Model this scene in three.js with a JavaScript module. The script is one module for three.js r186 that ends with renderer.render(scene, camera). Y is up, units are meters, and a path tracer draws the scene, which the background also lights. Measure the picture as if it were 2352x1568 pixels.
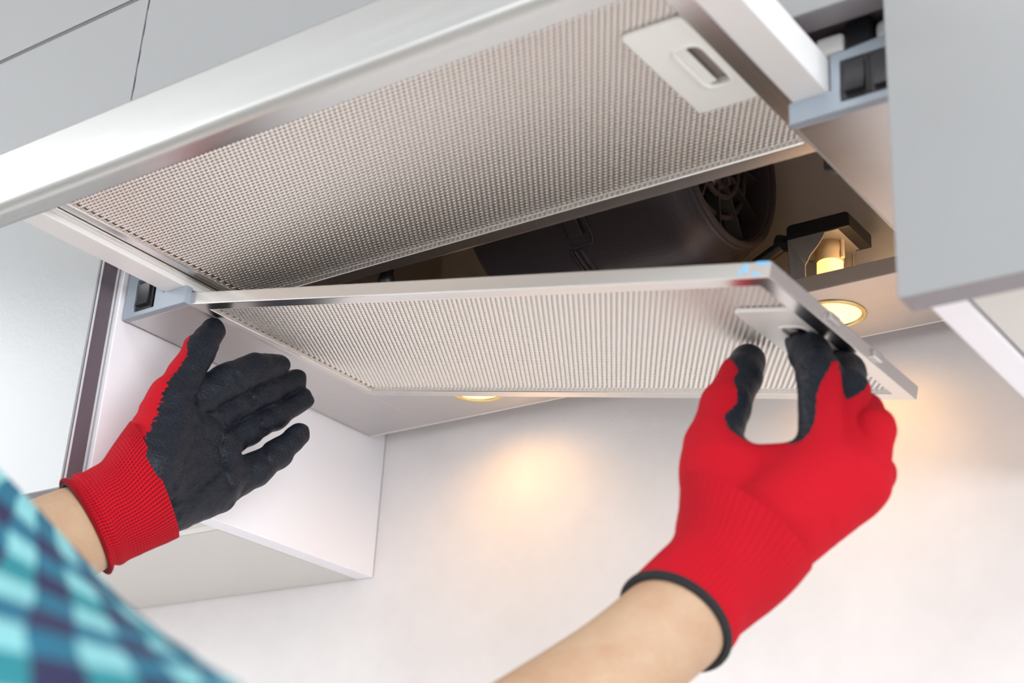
import * as THREE from 'three';
import { RoundedBoxGeometry } from 'three/addons/geometries/RoundedBoxGeometry.js';
import { RectAreaLightUniformsLib } from 'three/addons/lights/RectAreaLightUniformsLib.js';
import { mergeGeometries, mergeVertices, toCreasedNormals } from 'three/addons/utils/BufferGeometryUtils.js';

// ---------------------------------------------------------------- camera, exposure, room light
// Origin: middle of the hood's lower front edge; x along the hood, y up, z towards the room.
const scene = new THREE.Scene();
const camera = new THREE.PerspectiveCamera(25.237, 2352 / 1568, 0.02, 30);
camera.position.set(0.54363, -0.43803, 0.64643);
camera.rotation.set(0.405783, 0.644906, 0.0604777, 'YXZ');
camera.focus = 1.1;
camera.userData.fStop = 6.5;
const renderer = new THREE.WebGLRenderer({ antialias: true });
renderer.toneMapping = THREE.LinearToneMapping;
renderer.toneMappingExposure = 1.0;
renderer.shadowMap.enabled = true;
renderer.shadowMap.type = THREE.PCFSoftShadowMap;
RectAreaLightUniformsLib.init();
scene.background = new THREE.Color(0x0a0a0a);
const LIGHT = { left: 6.2, right: 10.0, rear: 2.4, ceiling: 5.2, spot: 0.046 };
const FLOOR = -1.7, CEIL = 1.0, WALL = -0.303;

// ---------------------------------------------------------------- helpers
const V = (x, y, z) => new THREE.Vector3(x, y, z);
let seed = 7;
const rnd = () => { seed = (seed * 1664525 + 1013904223) >>> 0; return seed / 4294967296; };
const used = {};
function numbered(name) { const n = used[name] = (used[name] ?? -1) + 1; return n ? `${name}_${String(n).padStart(3, '0')}` : name; }
function put(o, name, parent = scene) { o.name = numbered(name); parent.add(o); return o; }
function metreUV(g) {                                   // uv in metres from the dominant axis of each triangle
  g = g.index ? g.toNonIndexed() : g;
  const p = g.attributes.position, uv = new Float32Array(p.count * 2), a = V(), b = V(), c = V();
  for (let i = 0; i < p.count; i += 3) {
    a.fromBufferAttribute(p, i); b.fromBufferAttribute(p, i + 1); c.fromBufferAttribute(p, i + 2);
    const n = b.clone().sub(a).cross(c.clone().sub(a));
    const ax = Math.abs(n.x), ay = Math.abs(n.y), az = Math.abs(n.z);
    [a, b, c].forEach((v, k) => {
      const t = ax >= ay && ax >= az ? [v.z, v.y] : ay >= az ? [v.x, v.z] : [v.x, v.y];
      uv.set(t, (i + k) * 2);
    });
  }
  g.setAttribute('uv', new THREE.BufferAttribute(uv, 2));
  return g;
}
function box(x0, x1, y0, y1, z0, z1, r = 0.0006) {
  const s = [x1 - x0, y1 - y0, z1 - z0], rr = Math.min(r, Math.min(...s) * 0.45);
  const g = rr > 0 ? new RoundedBoxGeometry(...s, 2, rr) : new THREE.BoxGeometry(...s);
  g.translate((x0 + x1) / 2, (y0 + y1) / 2, (z0 + z1) / 2);
  return metreUV(g);
}
const join = (...gs) => mergeGeometries(gs.map((g) => { g = g.index ? g.toNonIndexed() : g; for (const k of Object.keys(g.attributes)) if (!['position', 'normal', 'uv'].includes(k)) g.deleteAttribute(k); return g; }));
function mesh(name, g, m, parent = scene) {
  const o = new THREE.Mesh(g, m); o.castShadow = o.receiveShadow = true; return put(o, name, parent);
}
function thing(name, label, category, at = [0, 0, 0], group) {
  const o = put(new THREE.Group(), name); o.position.set(...at); o.userData = { label, category };
  if (group) o.userData.group = group; return o;
}
function struct(name, g, m, label) { const o = mesh(name, g, m); o.userData.kind = 'structure'; if (label) o.userData.label = label; return o; }
function tube(pts, r, seg = 40, rs = 12, closed = false) { return new THREE.TubeGeometry(new THREE.CatmullRomCurve3(pts.map((p) => V(...p)), closed), seg, r, rs, closed); }
function roundRect(s, x0, x1, y0, y1, r) {
  s.moveTo(x0 + r, y0); s.lineTo(x1 - r, y0); s.quadraticCurveTo(x1, y0, x1, y0 + r); s.lineTo(x1, y1 - r); s.quadraticCurveTo(x1, y1, x1 - r, y1);
  s.lineTo(x0 + r, y1); s.quadraticCurveTo(x0, y1, x0, y1 - r); s.lineTo(x0, y0 + r); s.quadraticCurveTo(x0, y0, x0 + r, y0); return s;
}
// textures: tones of the material itself, computed
function dataTex(n, m, f, rep, srgb = false) {
  const d = new Uint8Array(n * m * 4);
  for (let j = 0; j < m; j++) for (let i = 0; i < n; i++) { const v = f(i, j); const c = Array.isArray(v) ? v : [v, v, v]; d.set([...c.map((x) => Math.max(0, Math.min(255, Math.round(x * 255)))), 255], (j * n + i) * 4); }
  const t = new THREE.DataTexture(d, n, m, THREE.RGBAFormat); t.wrapS = t.wrapT = THREE.RepeatWrapping; t.magFilter = THREE.LinearFilter; t.minFilter = THREE.LinearMipmapLinearFilter; t.generateMipmaps = true;
  t.repeat.set(...rep); if (srgb) t.colorSpace = THREE.SRGBColorSpace; t.needsUpdate = true; return t;
}
function noiseGrid(n, octaves) {                         // tileable value noise 0..1
  const out = new Float32Array(n * n); let tot = 0;
  for (const [fx, fy, amp] of octaves) {
    const g = Array.from({ length: fx * fy }, rnd); tot += amp;
    for (let j = 0; j < n; j++) for (let i = 0; i < n; i++) {
      const x = i / n * fx, y = j / n * fy, x0 = Math.floor(x), y0 = Math.floor(y), sx = x - x0, sy = y - y0;
      const h = (a, b) => g[(b % fy) * fx + (a % fx)], u = sx * sx * (3 - 2 * sx), v = sy * sy * (3 - 2 * sy);
      out[j * n + i] += amp * ((h(x0, y0) * (1 - u) + h(x0 + 1, y0) * u) * (1 - v) + (h(x0, y0 + 1) * (1 - u) + h(x0 + 1, y0 + 1) * u) * v);
    }
  }
  return (i, j) => out[(j % n) * n + (i % n)] / tot;
}
const nBrush = noiseGrid(256, [[4, 128, 1], [8, 256, 1], [2, 64, 0.6]]);
const nFine = noiseGrid(256, [[128, 128, 1], [64, 64, 0.8], [16, 16, 0.5], [6, 6, 0.5]]);
const nGrit = noiseGrid(256, [[128, 128, 1], [250, 250, 1], [40, 40, 0.35]]);
const nBlot = noiseGrid(128, [[4, 4, 1], [9, 9, 0.6], [24, 24, 0.4], [60, 60, 0.3]]);
const brushRough = dataTex(256, 256, (i, j) => 0.72 + 0.28 * nBrush(i, j), [4, 4]);
const brushBump = dataTex(256, 256, nBrush, [4, 4]);
const fineBump = dataTex(256, 256, nFine, [6, 6]);
const wallMap = dataTex(128, 128, (i, j) => { const t = 0.93 + 0.07 * nBlot(i, j); return [t, t, t]; }, [2.2, 2.2], true);
const gritBump = dataTex(256, 256, nGrit, [9, 9]);
const skinMap = dataTex(128, 128, (i, j) => { const t = nBlot(i, j); return [0.93 + 0.07 * t, 0.83 + 0.17 * t, 0.78 + 0.22 * t]; }, [14, 14], true);
const rubberMap = dataTex(256, 256, (i, j) => { const t = 0.55 + 0.65 * nGrit(i, j) ** 1.6; return [t, t, t]; }, [9, 9]);
// knit: loops as a bump, and small gaps in the ribbed cuff (one tile is one stitch pitch)
const loop = (i, j, n) => { const x = (i / n) * 2 - 1, y = (j / n) * 2 - 1; return Math.max(0, 1 - (x * x * 0.9 + y * y * 1.3)); };
const knitBump = dataTex(16, 16, (i, j) => loop(i, j, 16), [700, 700]);
const hole = (i, j) => { const x = (i - 15.5) / 7.2, y = (j - 15.5) / 9.5; return x * x + y * y; };
const cuffMap = dataTex(32, 32, (i, j) => { const h = Math.min(1, Math.max(0, (hole(i, j) - 0.55) / 0.9)); const k = 0.82 + 0.18 * Math.cos((i / 32 - 0.5) * 6.2832 + Math.PI); return [0.16 + 0.84 * h * k, 0.10 + 0.90 * h * k, 0.12 + 0.88 * h * k]; }, [430, 470]);
const cuffBump = dataTex(32, 32, (i, j) => Math.min(1, hole(i, j) / 2) * (0.6 + 0.4 * Math.cos((i / 32 - 0.5) * 6.2832 + Math.PI)), [430, 470]);
const ribMap = dataTex(32, 32, (i, j) => { const k = 0.80 + 0.20 * (0.5 - 0.5 * Math.cos(i / 32 * 6.2832)) * (0.7 + 0.3 * Math.sin(j / 32 * 6.2832)); return [k, k * 0.95, k * 0.95]; }, [300, 420]);
const plaid = (() => {
  const n = 256, light = [0.47, 0.70, 0.72], mid = [0.05, 0.36, 0.46], dark = [0.10, 0.10, 0.26], teal = [0.09, 0.46, 0.50];
  return dataTex(n, n, (i, j) => {
    const a = Math.floor(i / n * 4) % 4, b = Math.floor(j / n * 4) % 4, A = a % 2, B = b % 2;
    const c = A && B ? dark : !A && !B ? light : A ? mid : (b === 1 ? mid : teal);
    const t = 0.92 + 0.1 * nFine(i, j); return c.map((x) => x * t);
  }, [21, 21], true);
})();
const filterNoise = dataTex(128, 128, (i, j) => 0.85 + 0.15 * nBlot(i, j), [5, 5]);

const lensGlow = dataTex(128, 128, (i, j) => { const x = i / 64 - 1, y = j / 64 - 1, hot = Math.exp(-((x + 0.25) ** 2 + (y + 0.05) ** 2) / 0.16), s = 0.5 + 0.5 * Math.cos(x * 34 + 0.6 * Math.sin(y * 5)), k = Math.min(1, 0.40 + 0.16 * s + 0.7 * hot); return [k, k * (0.93 + 0.07 * hot), k * (0.80 + 0.2 * hot)]; }, [1, 1]);
const std = (o) => new THREE.MeshPhysicalMaterial(o);
const rgb = (r, g, b) => new THREE.Color().setRGB(r, g, b);
const M = {
  wall: std({ color: rgb(0.88, 0.845, 0.85), roughness: 0.5, map: wallMap, bumpMap: fineBump, bumpScale: 0.00012 }),
  room: std({ color: rgb(0.56, 0.555, 0.55), roughness: 0.9 }),
  floor: std({ color: rgb(0.62, 0.57, 0.52), roughness: 0.6, map: wallMap }),
  counter: std({ color: rgb(0.86, 0.84, 0.82), roughness: 0.4 }),
  base: std({ color: rgb(0.55, 0.55, 0.55), roughness: 0.45 }),
  laminate: std({ color: rgb(0.275, 0.278, 0.283), roughness: 0.27, bumpMap: fineBump, bumpScale: 0.00006 }),
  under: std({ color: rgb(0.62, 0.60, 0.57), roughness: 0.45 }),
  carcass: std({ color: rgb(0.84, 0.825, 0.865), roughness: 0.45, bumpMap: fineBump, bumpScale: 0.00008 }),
  edge: std({ color: rgb(0.125, 0.10, 0.118), roughness: 0.35 }),
  doorEdge: std({ color: rgb(0.235, 0.215, 0.23), roughness: 0.45 }),
  edgeLine: std({ color: rgb(0.55, 0.55, 0.58), roughness: 0.4 }),
  seam: std({ color: rgb(0.10, 0.085, 0.08), roughness: 0.9 }),
  steel: std({ color: rgb(0.62, 0.60, 0.59), metalness: 1, roughness: 0.42, roughnessMap: brushRough, bumpMap: brushBump, bumpScale: 0.00003 }),
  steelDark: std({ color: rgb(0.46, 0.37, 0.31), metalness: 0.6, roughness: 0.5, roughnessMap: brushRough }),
  fascia: std({ color: rgb(0.585, 0.585, 0.575), metalness: 1, roughness: 0.40, roughnessMap: brushRough }),
  bar: std({ color: rgb(0.80, 0.79, 0.78), roughness: 0.38, metalness: 0.15 }),
  plastic: std({ color: rgb(0.315, 0.36, 0.42), roughness: 0.34 }),
  black: std({ color: rgb(0.012, 0.011, 0.014), roughness: 0.42 }),
  blackGloss: std({ color: rgb(0.066, 0.052, 0.060), roughness: 0.36, bumpMap: fineBump, bumpScale: 0.0002 }),
  rocker: std({ color: rgb(0.016, 0.016, 0.020), roughness: 0.38 }),
  inner: std({ color: rgb(0.82, 0.78, 0.76), roughness: 0.55, metalness: 0.1 }),
  alu: std({ color: rgb(0.80, 0.78, 0.76), metalness: 1, roughness: 0.26 }),
  aluMesh: std({ color: rgb(0.86, 0.81, 0.765), metalness: 0.85, roughness: 0.46 }),
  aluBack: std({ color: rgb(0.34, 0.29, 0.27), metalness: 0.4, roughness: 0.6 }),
  plate: std({ color: rgb(0.84, 0.825, 0.79), roughness: 0.42 }),
  zinc: std({ color: rgb(0.36, 0.33, 0.315), metalness: 0.4, roughness: 0.5, roughnessMap: filterNoise, bumpMap: fineBump, bumpScale: 0.0003 }),
  ceramic: std({ color: rgb(0.66, 0.50, 0.30), roughness: 0.5 }),
  brass: std({ color: rgb(0.80, 0.62, 0.28), metalness: 1, roughness: 0.28 }),
  skin: std({ color: rgb(0.43, 0.308, 0.205), roughness: 0.55, map: skinMap, bumpMap: fineBump, bumpScale: 0.0004, sheen: 0.2 }),
  red: std({ color: rgb(0.45, 0.004, 0.014), roughness: 0.85, bumpMap: knitBump, bumpScale: 0.0003, specularIntensity: 0.35 }),
  cuff: std({ color: rgb(0.52, 0.003, 0.015), roughness: 0.85, map: cuffMap, bumpMap: cuffBump, bumpScale: 0.0008, specularIntensity: 0.35 }),
  rib: std({ color: rgb(0.46, 0.003, 0.014), roughness: 0.85, map: ribMap, bumpMap: cuffBump, bumpScale: 0.0003, specularIntensity: 0.35 }),
  rubber: std({ color: rgb(0.014, 0.0175, 0.027), roughness: 0.46, map: rubberMap, bumpMap: gritBump, bumpScale: 0.0009, specularIntensity: 0.38 }),
  trim: std({ color: rgb(0.014, 0.014, 0.018), roughness: 0.8, bumpMap: fineBump, bumpScale: 0.0005 }),
  shirt: std({ color: 0xffffff, roughness: 0.9, map: plaid, sheen: 0.2, sheenRoughness: 0.6 }),
  lens: std({ color: rgb(1, 0.85, 0.55), roughness: 0.3, emissive: rgb(1, 0.76, 0.40), emissiveMap: lensGlow, emissiveIntensity: 2.4 }),
  bulb: std({ color: rgb(1, 0.8, 0.5), roughness: 0.3, emissive: rgb(1, 0.55, 0.17), emissiveIntensity: 1.7 }),
  panel: std({ color: rgb(0.9, 0.9, 0.9), roughness: 0.5, emissive: rgb(1, 1, 1), emissiveIntensity: 0.8 }),
  pane: std({ color: rgb(0.9, 0.9, 0.9), roughness: 0.4, emissive: rgb(0.93, 0.97, 1), emissiveIntensity: 1.5 }),
};

// ---------------------------------------------------------------- room
const X0 = -2.2, X1 = 2.4, Z1 = 3.2;
struct('floor', box(X0 - 0.1, X1 + 0.1, FLOOR - 0.1, FLOOR, WALL - 0.1, Z1 + 0.1, 0), M.floor);
struct('ceiling', box(X0 - 0.1, X1 + 0.1, CEIL, CEIL + 0.1, WALL - 0.1, Z1 + 0.1, 0), M.room);
struct('wall_back', box(X0 - 0.1, X1 + 0.1, FLOOR, CEIL, WALL - 0.1, WALL, 0), M.wall, 'pale smooth kitchen wall behind and below the cooker hood');
struct('wall_left', box(X0 - 0.1, X0, FLOOR, CEIL, WALL, Z1, 0), M.room);
struct('wall_right', box(X1, X1 + 0.1, FLOOR, CEIL, WALL, Z1, 0), M.room);
struct('wall_front', box(X0, X1, FLOOR, CEIL, Z1, Z1 + 0.1, 0), M.room);

function windowAt(n, w, h, at, turn, L) {                // frame, two panes of bright overcast daylight
  const o = put(new THREE.Group(), `window_${n}`); o.position.set(...at); o.rotation.y = turn; o.userData.kind = 'structure';
  const s = roundRect(new THREE.Shape(), -w / 2 - 0.05, w / 2 + 0.05, -h / 2 - 0.05, h / 2 + 0.05, 0.004);
  for (const k of [-1, 1]) s.holes.push(roundRect(new THREE.Path(), k < 0 ? -w / 2 : 0.03, k < 0 ? -0.03 : w / 2, -h / 2, h / 2, 0.004));
  mesh('window_frame', new THREE.ExtrudeGeometry(s, { depth: 0.05, bevelEnabled: false }), M.base, o);
  for (const k of [-1, 1]) { const g = new THREE.BoxGeometry(w / 2 - 0.03, h, 0.004); g.translate(k * (w / 4 + 0.015), 0, 0.012); mesh('pane', g, M.pane, o); }
  const l = new THREE.RectAreaLight(rgb(0.93, 0.97, 1), L, w, h); l.position.set(0, 0, 0.06); l.rotation.y = Math.PI; o.add(l); l.name = 'window_light';
}
windowAt(1, 1.5, 0.9, [X0 + 0.005, 0.40, 1.25], Math.PI / 2, LIGHT.left);
windowAt(2, 1.8, 1.3, [X1 - 0.005, -0.10, 1.30], -Math.PI / 2, LIGHT.right);
windowAt(3, 1.6, 1.1, [-0.6, -0.2, Z1 - 0.005], Math.PI, LIGHT.rear);
{
  const t = thing('ceiling_light', 'flat white square ceiling light panel in the middle of the kitchen', 'light', [0.3, CEIL, 0.95]);
  const s = roundRect(new THREE.Shape(), -0.33, 0.33, -0.33, 0.33, 0.02); s.holes.push(roundRect(new THREE.Path(), -0.3, 0.3, -0.3, 0.3, 0.01));
  const g = new THREE.ExtrudeGeometry(s, { depth: 0.03, bevelEnabled: false }); g.rotateX(Math.PI / 2); mesh('frame', g, M.base, t);
  const d = new THREE.BoxGeometry(0.6, 0.012, 0.6); d.translate(0, -0.016, 0); mesh('diffuser', d, M.panel, t);
  const l = new THREE.RectAreaLight(0xffffff, LIGHT.ceiling, 0.6, 0.6); l.position.y = -0.035; l.rotation.x = -Math.PI / 2; t.add(l); l.name = 'panel_light';
}
{
  const t = thing('base_cabinet', 'long white base cabinet run standing under the worktop', 'cabinet', [0, FLOOR, 0]);
  mesh('carcass', box(X0 + 0.01, X1 - 0.01, 0.1, 0.84, WALL + 0.004, 0.25, 0), M.base, t);
  mesh('plinth', box(X0 + 0.01, X1 - 0.01, 0, 0.1, WALL + 0.004, 0.2, 0), M.edge, t);
  for (let k = 0; k < 7; k++) { const x = X0 + 0.012 + k * 0.6535; mesh('door', box(x, x + 0.645, 0.11, 0.83, 0.251, 0.27, 0.001), M.laminate, t); }
  const w = mesh('worktop', box(X0 + 0.01, X1 - 0.01, FLOOR + 0.8405, FLOOR + 0.88, WALL + 0.004, 0.3, 0.002), M.counter);
  w.userData = { label: 'pale stone worktop lying on the base cabinets', category: 'worktop' };
}

// ---------------------------------------------------------------- wall cabinets
const CAB = -0.1185, CT = 0.70;
function sideCabinet(s, label, topDoorLabel) {           // s = -1 left, 1 right; inner side at |x| = 0.302
  const t = thing('wall_cabinet', label, 'cabinet'), X = (a, b) => (s < 0 ? [-b, -a] : [a, b]);
  mesh('side_panel', box(...X(0.302, 0.3195), CAB, CT, WALL + 0.0008, 0.003, 0.0007), M.carcass, t);
  mesh('side_panel', box(...X(0.8825, 0.90), CAB, CT, WALL + 0.0008, 0.003, 0.0007), M.carcass, t);
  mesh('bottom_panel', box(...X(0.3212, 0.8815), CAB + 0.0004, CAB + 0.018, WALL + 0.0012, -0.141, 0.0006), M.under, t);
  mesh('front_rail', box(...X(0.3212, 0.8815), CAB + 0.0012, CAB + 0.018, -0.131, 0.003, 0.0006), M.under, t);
  const cove = new THREE.Shape(); cove.moveTo(-0.141, CAB + 0.0012); cove.lineTo(-0.1392, CAB + 0.0005); cove.lineTo(-0.1328, CAB + 0.0045); cove.lineTo(-0.131, CAB + 0.0045); cove.lineTo(-0.131, CAB + 0.016); cove.lineTo(-0.141, CAB + 0.016);
  const cg = new THREE.ExtrudeGeometry(cove, { depth: 0.5603, bevelEnabled: false }); cg.rotateY(-Math.PI / 2); cg.translate(s < 0 ? -0.3212 : 0.8815, 0, 0);
  mesh('light_groove', metreUV(cg), M.bar, t);
  mesh('seam_strip', box(...X(0.3195, 0.3212), CAB + 0.003, CAB + 0.018, WALL + 0.002, 0.002, 0), M.seam, t);
  mesh('back_panel', box(...X(0.32, 0.882), CAB + 0.02, CT, WALL + 0.001, WALL + 0.006, 0), M.carcass, t);
  return t;
}
function door(t, x0, x1, y0, y1, edgeMat, name = 'door') {
  const g = put(new THREE.Group(), name, t);
  mesh('door_core', box(x0, x1, y0, y1, 0.0045, 0.0206, 0.0006), edgeMat, g);
  mesh('door_face', box(x0 - 0.0002, x1 + 0.0002, y0 - 0.0002, y1 + 0.0002, 0.0206, 0.0225, 0.0008), M.laminate, g);
  return g;
}
const cabL = sideCabinet(-1, 'white cabinet left of the hood, its side panel behind the open black palm');
{
  const d = door(cabL, -0.90, -0.3066, -0.1335, 0.2745, M.edge);
  mesh('edge_trim', box(-0.3067, -0.3056, -0.1335, 0.2745, 0.0046, 0.0062, 0.0003), M.edgeLine, d);
  mesh('edge_trim', box(-0.3067, -0.3056, -0.1335, 0.2745, 0.0190, 0.0205, 0.0003), M.edgeLine, d);
  door(cabL, -0.90, -0.3066, 0.2790, CT, M.bar);
  mesh('gap_strip', box(-0.89, -0.3072, 0.2748, 0.2787, 0.0046, 0.0120, 0), M.black, cabL);
}
const cabR = sideCabinet(1, 'white wall cabinet at the right of the hood with a large blurred grey door');
door(cabR, 0.2990, 0.90, -0.1265, CT, M.doorEdge);
{
  const t = thing('wall_cabinet', 'grey cabinet above the hood, its door partly behind the steel visor', 'cabinet');
  door(t, -0.3034, 0.2960, 0.0505, CT, M.doorEdge);
  mesh('bottom_panel', box(-0.3015, 0.3015, 0.0585, 0.0765, -0.0175, 0.003, 0.0006), M.edge, t);
  mesh('gap_filler', box(-0.3064, -0.3046, 0.0505, CT, 0.0046, 0.0205, 0), M.edgeLine, t);
  mesh('top_panel', box(-0.3015, 0.3015, CT - 0.018, CT, WALL + 0.001, 0.003, 0.0006), M.carcass, t);
}

// ---------------------------------------------------------------- cooker hood
const IN = 0.2347, OUT = 0.2995, BACK = -0.279;
const hood = thing('cooker_hood', 'built-in stainless steel cooker hood with its front visor pulled out, opened underneath', 'cooker hood');
{
  // brushed underside of the two side blocks
  for (const s of [-1, 1]) {
    const X = (a, b) => (s < 0 ? [-b, -a] : [a, b]);
    const b = put(new THREE.Group(), 'side_block', hood);
    mesh('bottom_plate', box(...X(IN + 0.0006, OUT), 0.0004, 0.002, s < 0 ? BACK : BACK, -0.0065, 0.0007), M.steel, b);
    mesh('inner_wall', join(box(...X(IN, IN + 0.0012), 0, 0.0118, -0.066, -0.006, 0.0004), box(...X(IN, IN + 0.0012), 0, 0.17, BACK, -0.066, 0.0004), box(...X(IN, IN + 0.0012), 0.04, 0.17, -0.066, -0.02, 0.0004)), M.steel, b);
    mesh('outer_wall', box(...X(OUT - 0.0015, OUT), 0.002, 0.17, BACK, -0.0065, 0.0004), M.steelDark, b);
    // moulded front bezel, notched round the visor rail
    const f = new THREE.Shape(), q = (x) => s * x;
    f.moveTo(q(IN), 0.0006); f.lineTo(q(OUT - 0.001), 0.0006); f.lineTo(q(OUT - 0.001), 0.0385); f.lineTo(q(0.2592), 0.0345); f.lineTo(q(0.2592), 0.0126); f.lineTo(q(IN), 0.0126);
    const win = s < 0 ? [-0.2895, -0.2665, 0.0032, 0.0300] : [0.2635, 0.2975, 0.0042, 0.0310];
    f.holes.push(roundRect(new THREE.Path(), ...win, 0.0012));
    const g = new THREE.ExtrudeGeometry(f, { depth: 0.005, bevelThickness: 0.0006, bevelSize: 0.0006, bevelSegments: 2 }); g.translate(0, 0, -0.0056);
    mesh('bezel', metreUV(g), M.plastic, b);
    mesh('bezel_recess', box(win[0] - 0.0015, win[1] + 0.0015, win[2] - 0.0015, win[3] + 0.0015, -0.0076, -0.0056, 0.0003), M.plastic, b);
  }
  // rocker switches
  function rocker(x0, x1, y0, y1, tilt) {
    const t = put(new THREE.Group(), 'rocker_switch', hood);
    const s = roundRect(new THREE.Shape(), x0, x1, y0, y1, 0.0012); s.holes.push(roundRect(new THREE.Path(), x0 + 0.0022, x1 - 0.0022, y0 + 0.0028, y1 - 0.0028, 0.0008));
    const g = new THREE.ExtrudeGeometry(s, { depth: 0.005, bevelThickness: 0.0004, bevelSize: 0.0003, bevelSegments: 1 }); g.translate(0, 0, -0.0055);
    mesh('switch_frame', metreUV(g), M.black, t);
    const w = x1 - x0 - 0.0052, h = y1 - y0 - 0.0064, p = new THREE.Shape();
    p.moveTo(-0.004, -h / 2); p.lineTo(0.0042, -h / 2); p.quadraticCurveTo(0.0012, 0, 0.0026, h / 2); p.lineTo(-0.004, h / 2);
    const k = new THREE.ExtrudeGeometry(p, { depth: w, bevelThickness: 0.0004, bevelSize: 0.0004, bevelSegments: 2 }); k.rotateY(-Math.PI / 2); k.translate(w / 2, 0, 0); k.rotateX(tilt); k.translate((x0 + x1) / 2, (y0 + y1) / 2, -0.0010);
    mesh('rocker', metreUV(k), M.rocker, t);
  }
  rocker(-0.2862, -0.2700, 0.0010 + 0.003, 0.0265, 0.05);
  rocker(0.2650, 0.2806, 0.0052, 0.0290, -0.04);
  rocker(0.2812, 0.2966, 0.0052, 0.0290, 0.12);
  // rear strip with round cut-outs for the two lamps
  const rs = new THREE.Shape(); rs.moveTo(-IN, -BACK - 0.0004); rs.lineTo(IN, -BACK - 0.0004); rs.lineTo(IN, 0.1955); rs.lineTo(-IN, 0.1955);
  for (const x of [-0.151, 0.151]) { const h = new THREE.Path(); h.absarc(x, 0.2345, 0.0222, 0, Math.PI * 2, true); rs.holes.push(h); }
  const rg = new THREE.ExtrudeGeometry(rs, { depth: 0.0012, bevelEnabled: false, curveSegments: 48 }); rg.rotateX(-Math.PI / 2); rg.translate(0, 0.0002, 0);
  const strip = mesh('rear_strip', metreUV(rg), M.steel, hood);
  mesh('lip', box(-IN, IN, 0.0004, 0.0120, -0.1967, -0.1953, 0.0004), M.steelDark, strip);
  mesh('rear_panel', box(-OUT, OUT, 0.0004, 0.17, BACK - 0.002, BACK - 0.0005, 0.0004), M.inner, hood);
  mesh('roof_panel', box(-OUT, OUT, 0.1702, 0.1722, BACK, -0.02, 0.0004), M.inner, hood);
  mesh('front_panel', box(-IN + 0.002, IN - 0.002, 0.040, 0.1698, -0.021, -0.019, 0.0004), M.inner, hood);
  // knobs and clips seen at the edge of the opening
  for (const [x, y, z, r] of [[0.2265, 0.012, -0.0755, 0.0062], [-0.116, 0.018, -0.0785, 0.006]]) {
    const k = new THREE.LatheGeometry([[0, 0], [0.75, 0], [1, 0.25], [1, 1.0], [0.8, 1.2], [0.8, 2.4], [0, 2.4]].map(([a, b]) => new THREE.Vector2(a * r, b * r)), 20); k.translate(x, y, z);
    mesh('clip_knob', k, M.black, hood);
  }
  // slide parts above the right block
  mesh('slide_rail', box(0.2480, 0.2650, 0.0392, 0.0520, -0.15, -0.004, 0.003), M.bar, hood);
  mesh('stop_block', box(0.2660, 0.2810, 0.0392, 0.0560, -0.045, -0.004, 0.0015), M.black, hood);
  mesh('slide_cap', box(0.2814, 0.2960, 0.0392, 0.0540, -0.04, -0.006, 0.005), M.bar, hood);
  mesh('slide_rail', box(-0.2650, -0.2480, 0.0392, 0.0520, -0.15, -0.004, 0.003), M.bar, hood);

  // visor: fascia, two rails, rear bar, cover
  const visor = put(new THREE.Group(), 'visor', hood);
  const fp = new THREE.Shape(), out = [[0.1262, 0.0122], [0.1318, 0.0122], [0.1324, 0.0112], [0.1385, 0.0110]];
  const inn = [];
  for (let k = 0; k <= 10; k++) { const a = -Math.PI / 2 + k / 10 * Math.PI / 2; out.push([0.1385 + 0.0085 * Math.cos(a), 0.0195 + 0.0085 * Math.sin(a)]); }
  out.push([0.147, 0.0200]); out.push([0.147, 0.0524]); out.push([0.147, 0.0530]); out.push([0.1462, 0.0550]); out.push([0.1442, 0.0558]); out.push([0.1300, 0.0558]);
  inn.push([0.1300, 0.0543], [0.1440, 0.0543], [0.1455, 0.0528]);
  for (let k = 10; k >= 0; k--) { const a = -Math.PI / 2 + k / 10 * Math.PI / 2; inn.push([0.1385 + 0.0070 * Math.cos(a), 0.0195 + 0.0070 * Math.sin(a)]); }
  inn.push([0.1262, 0.0136]);
  [...out, ...inn].forEach(([z, y], i) => (i ? fp.lineTo(z, y) : fp.moveTo(z, y)));
  let fg = new THREE.ExtrudeGeometry(fp, { depth: 0.594, bevelEnabled: false }); fg.rotateY(-Math.PI / 2); fg.translate(0.297, 0, 0);
  fg = toCreasedNormals(fg, 0.25); fg = metreUV(fg);
  const fa = mesh('fascia', fg, M.fascia, visor);
  mesh('mark', box(-0.2765, -0.2752, 0.0290, 0.0345, 0.1468, 0.1472, 0.0001), M.black, fa);
  for (const s of [-1, 1]) {
    const X = (a, b) => (s < 0 ? [-b, -a] : [a, b]);
    const r = mesh('rail', box(...X(0.2362, 0.2574), 0.0130, 0.0352, -0.066, 0.1268, 0.0012), M.bar, visor);
    mesh('rail_lip', box(...X(0.2296, 0.2361), 0.0168, 0.0181, -0.060, 0.1266, 0.0004), M.alu, r);
  }
  mesh('rear_bar', box(-0.2345, 0.2345, 0.0215, 0.0330, -0.0665, -0.0615, 0.0008), M.alu, visor);
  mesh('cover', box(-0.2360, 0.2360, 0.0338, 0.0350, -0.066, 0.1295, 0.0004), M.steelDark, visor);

  // blower: black drum with a caged intake
  const fan = put(new THREE.Group(), 'blower', hood); fan.position.set(0.015, 0.112, -0.171);
  const R = 0.084, prof = [[0, -0.0865], [0.06, -0.0865], [0.076, -0.086], [0.082, -0.084], [R, -0.080], [R, 0.060], [0.0825, 0.070], [0.078, 0.078], [0.0735, 0.083], [0.0735, 0.087], [0.0715, 0.090], [0.0675, 0.0905], [0.0655, 0.088], [0.065, 0.070], [0.0645, 0.045], [0, 0.045]];
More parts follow.
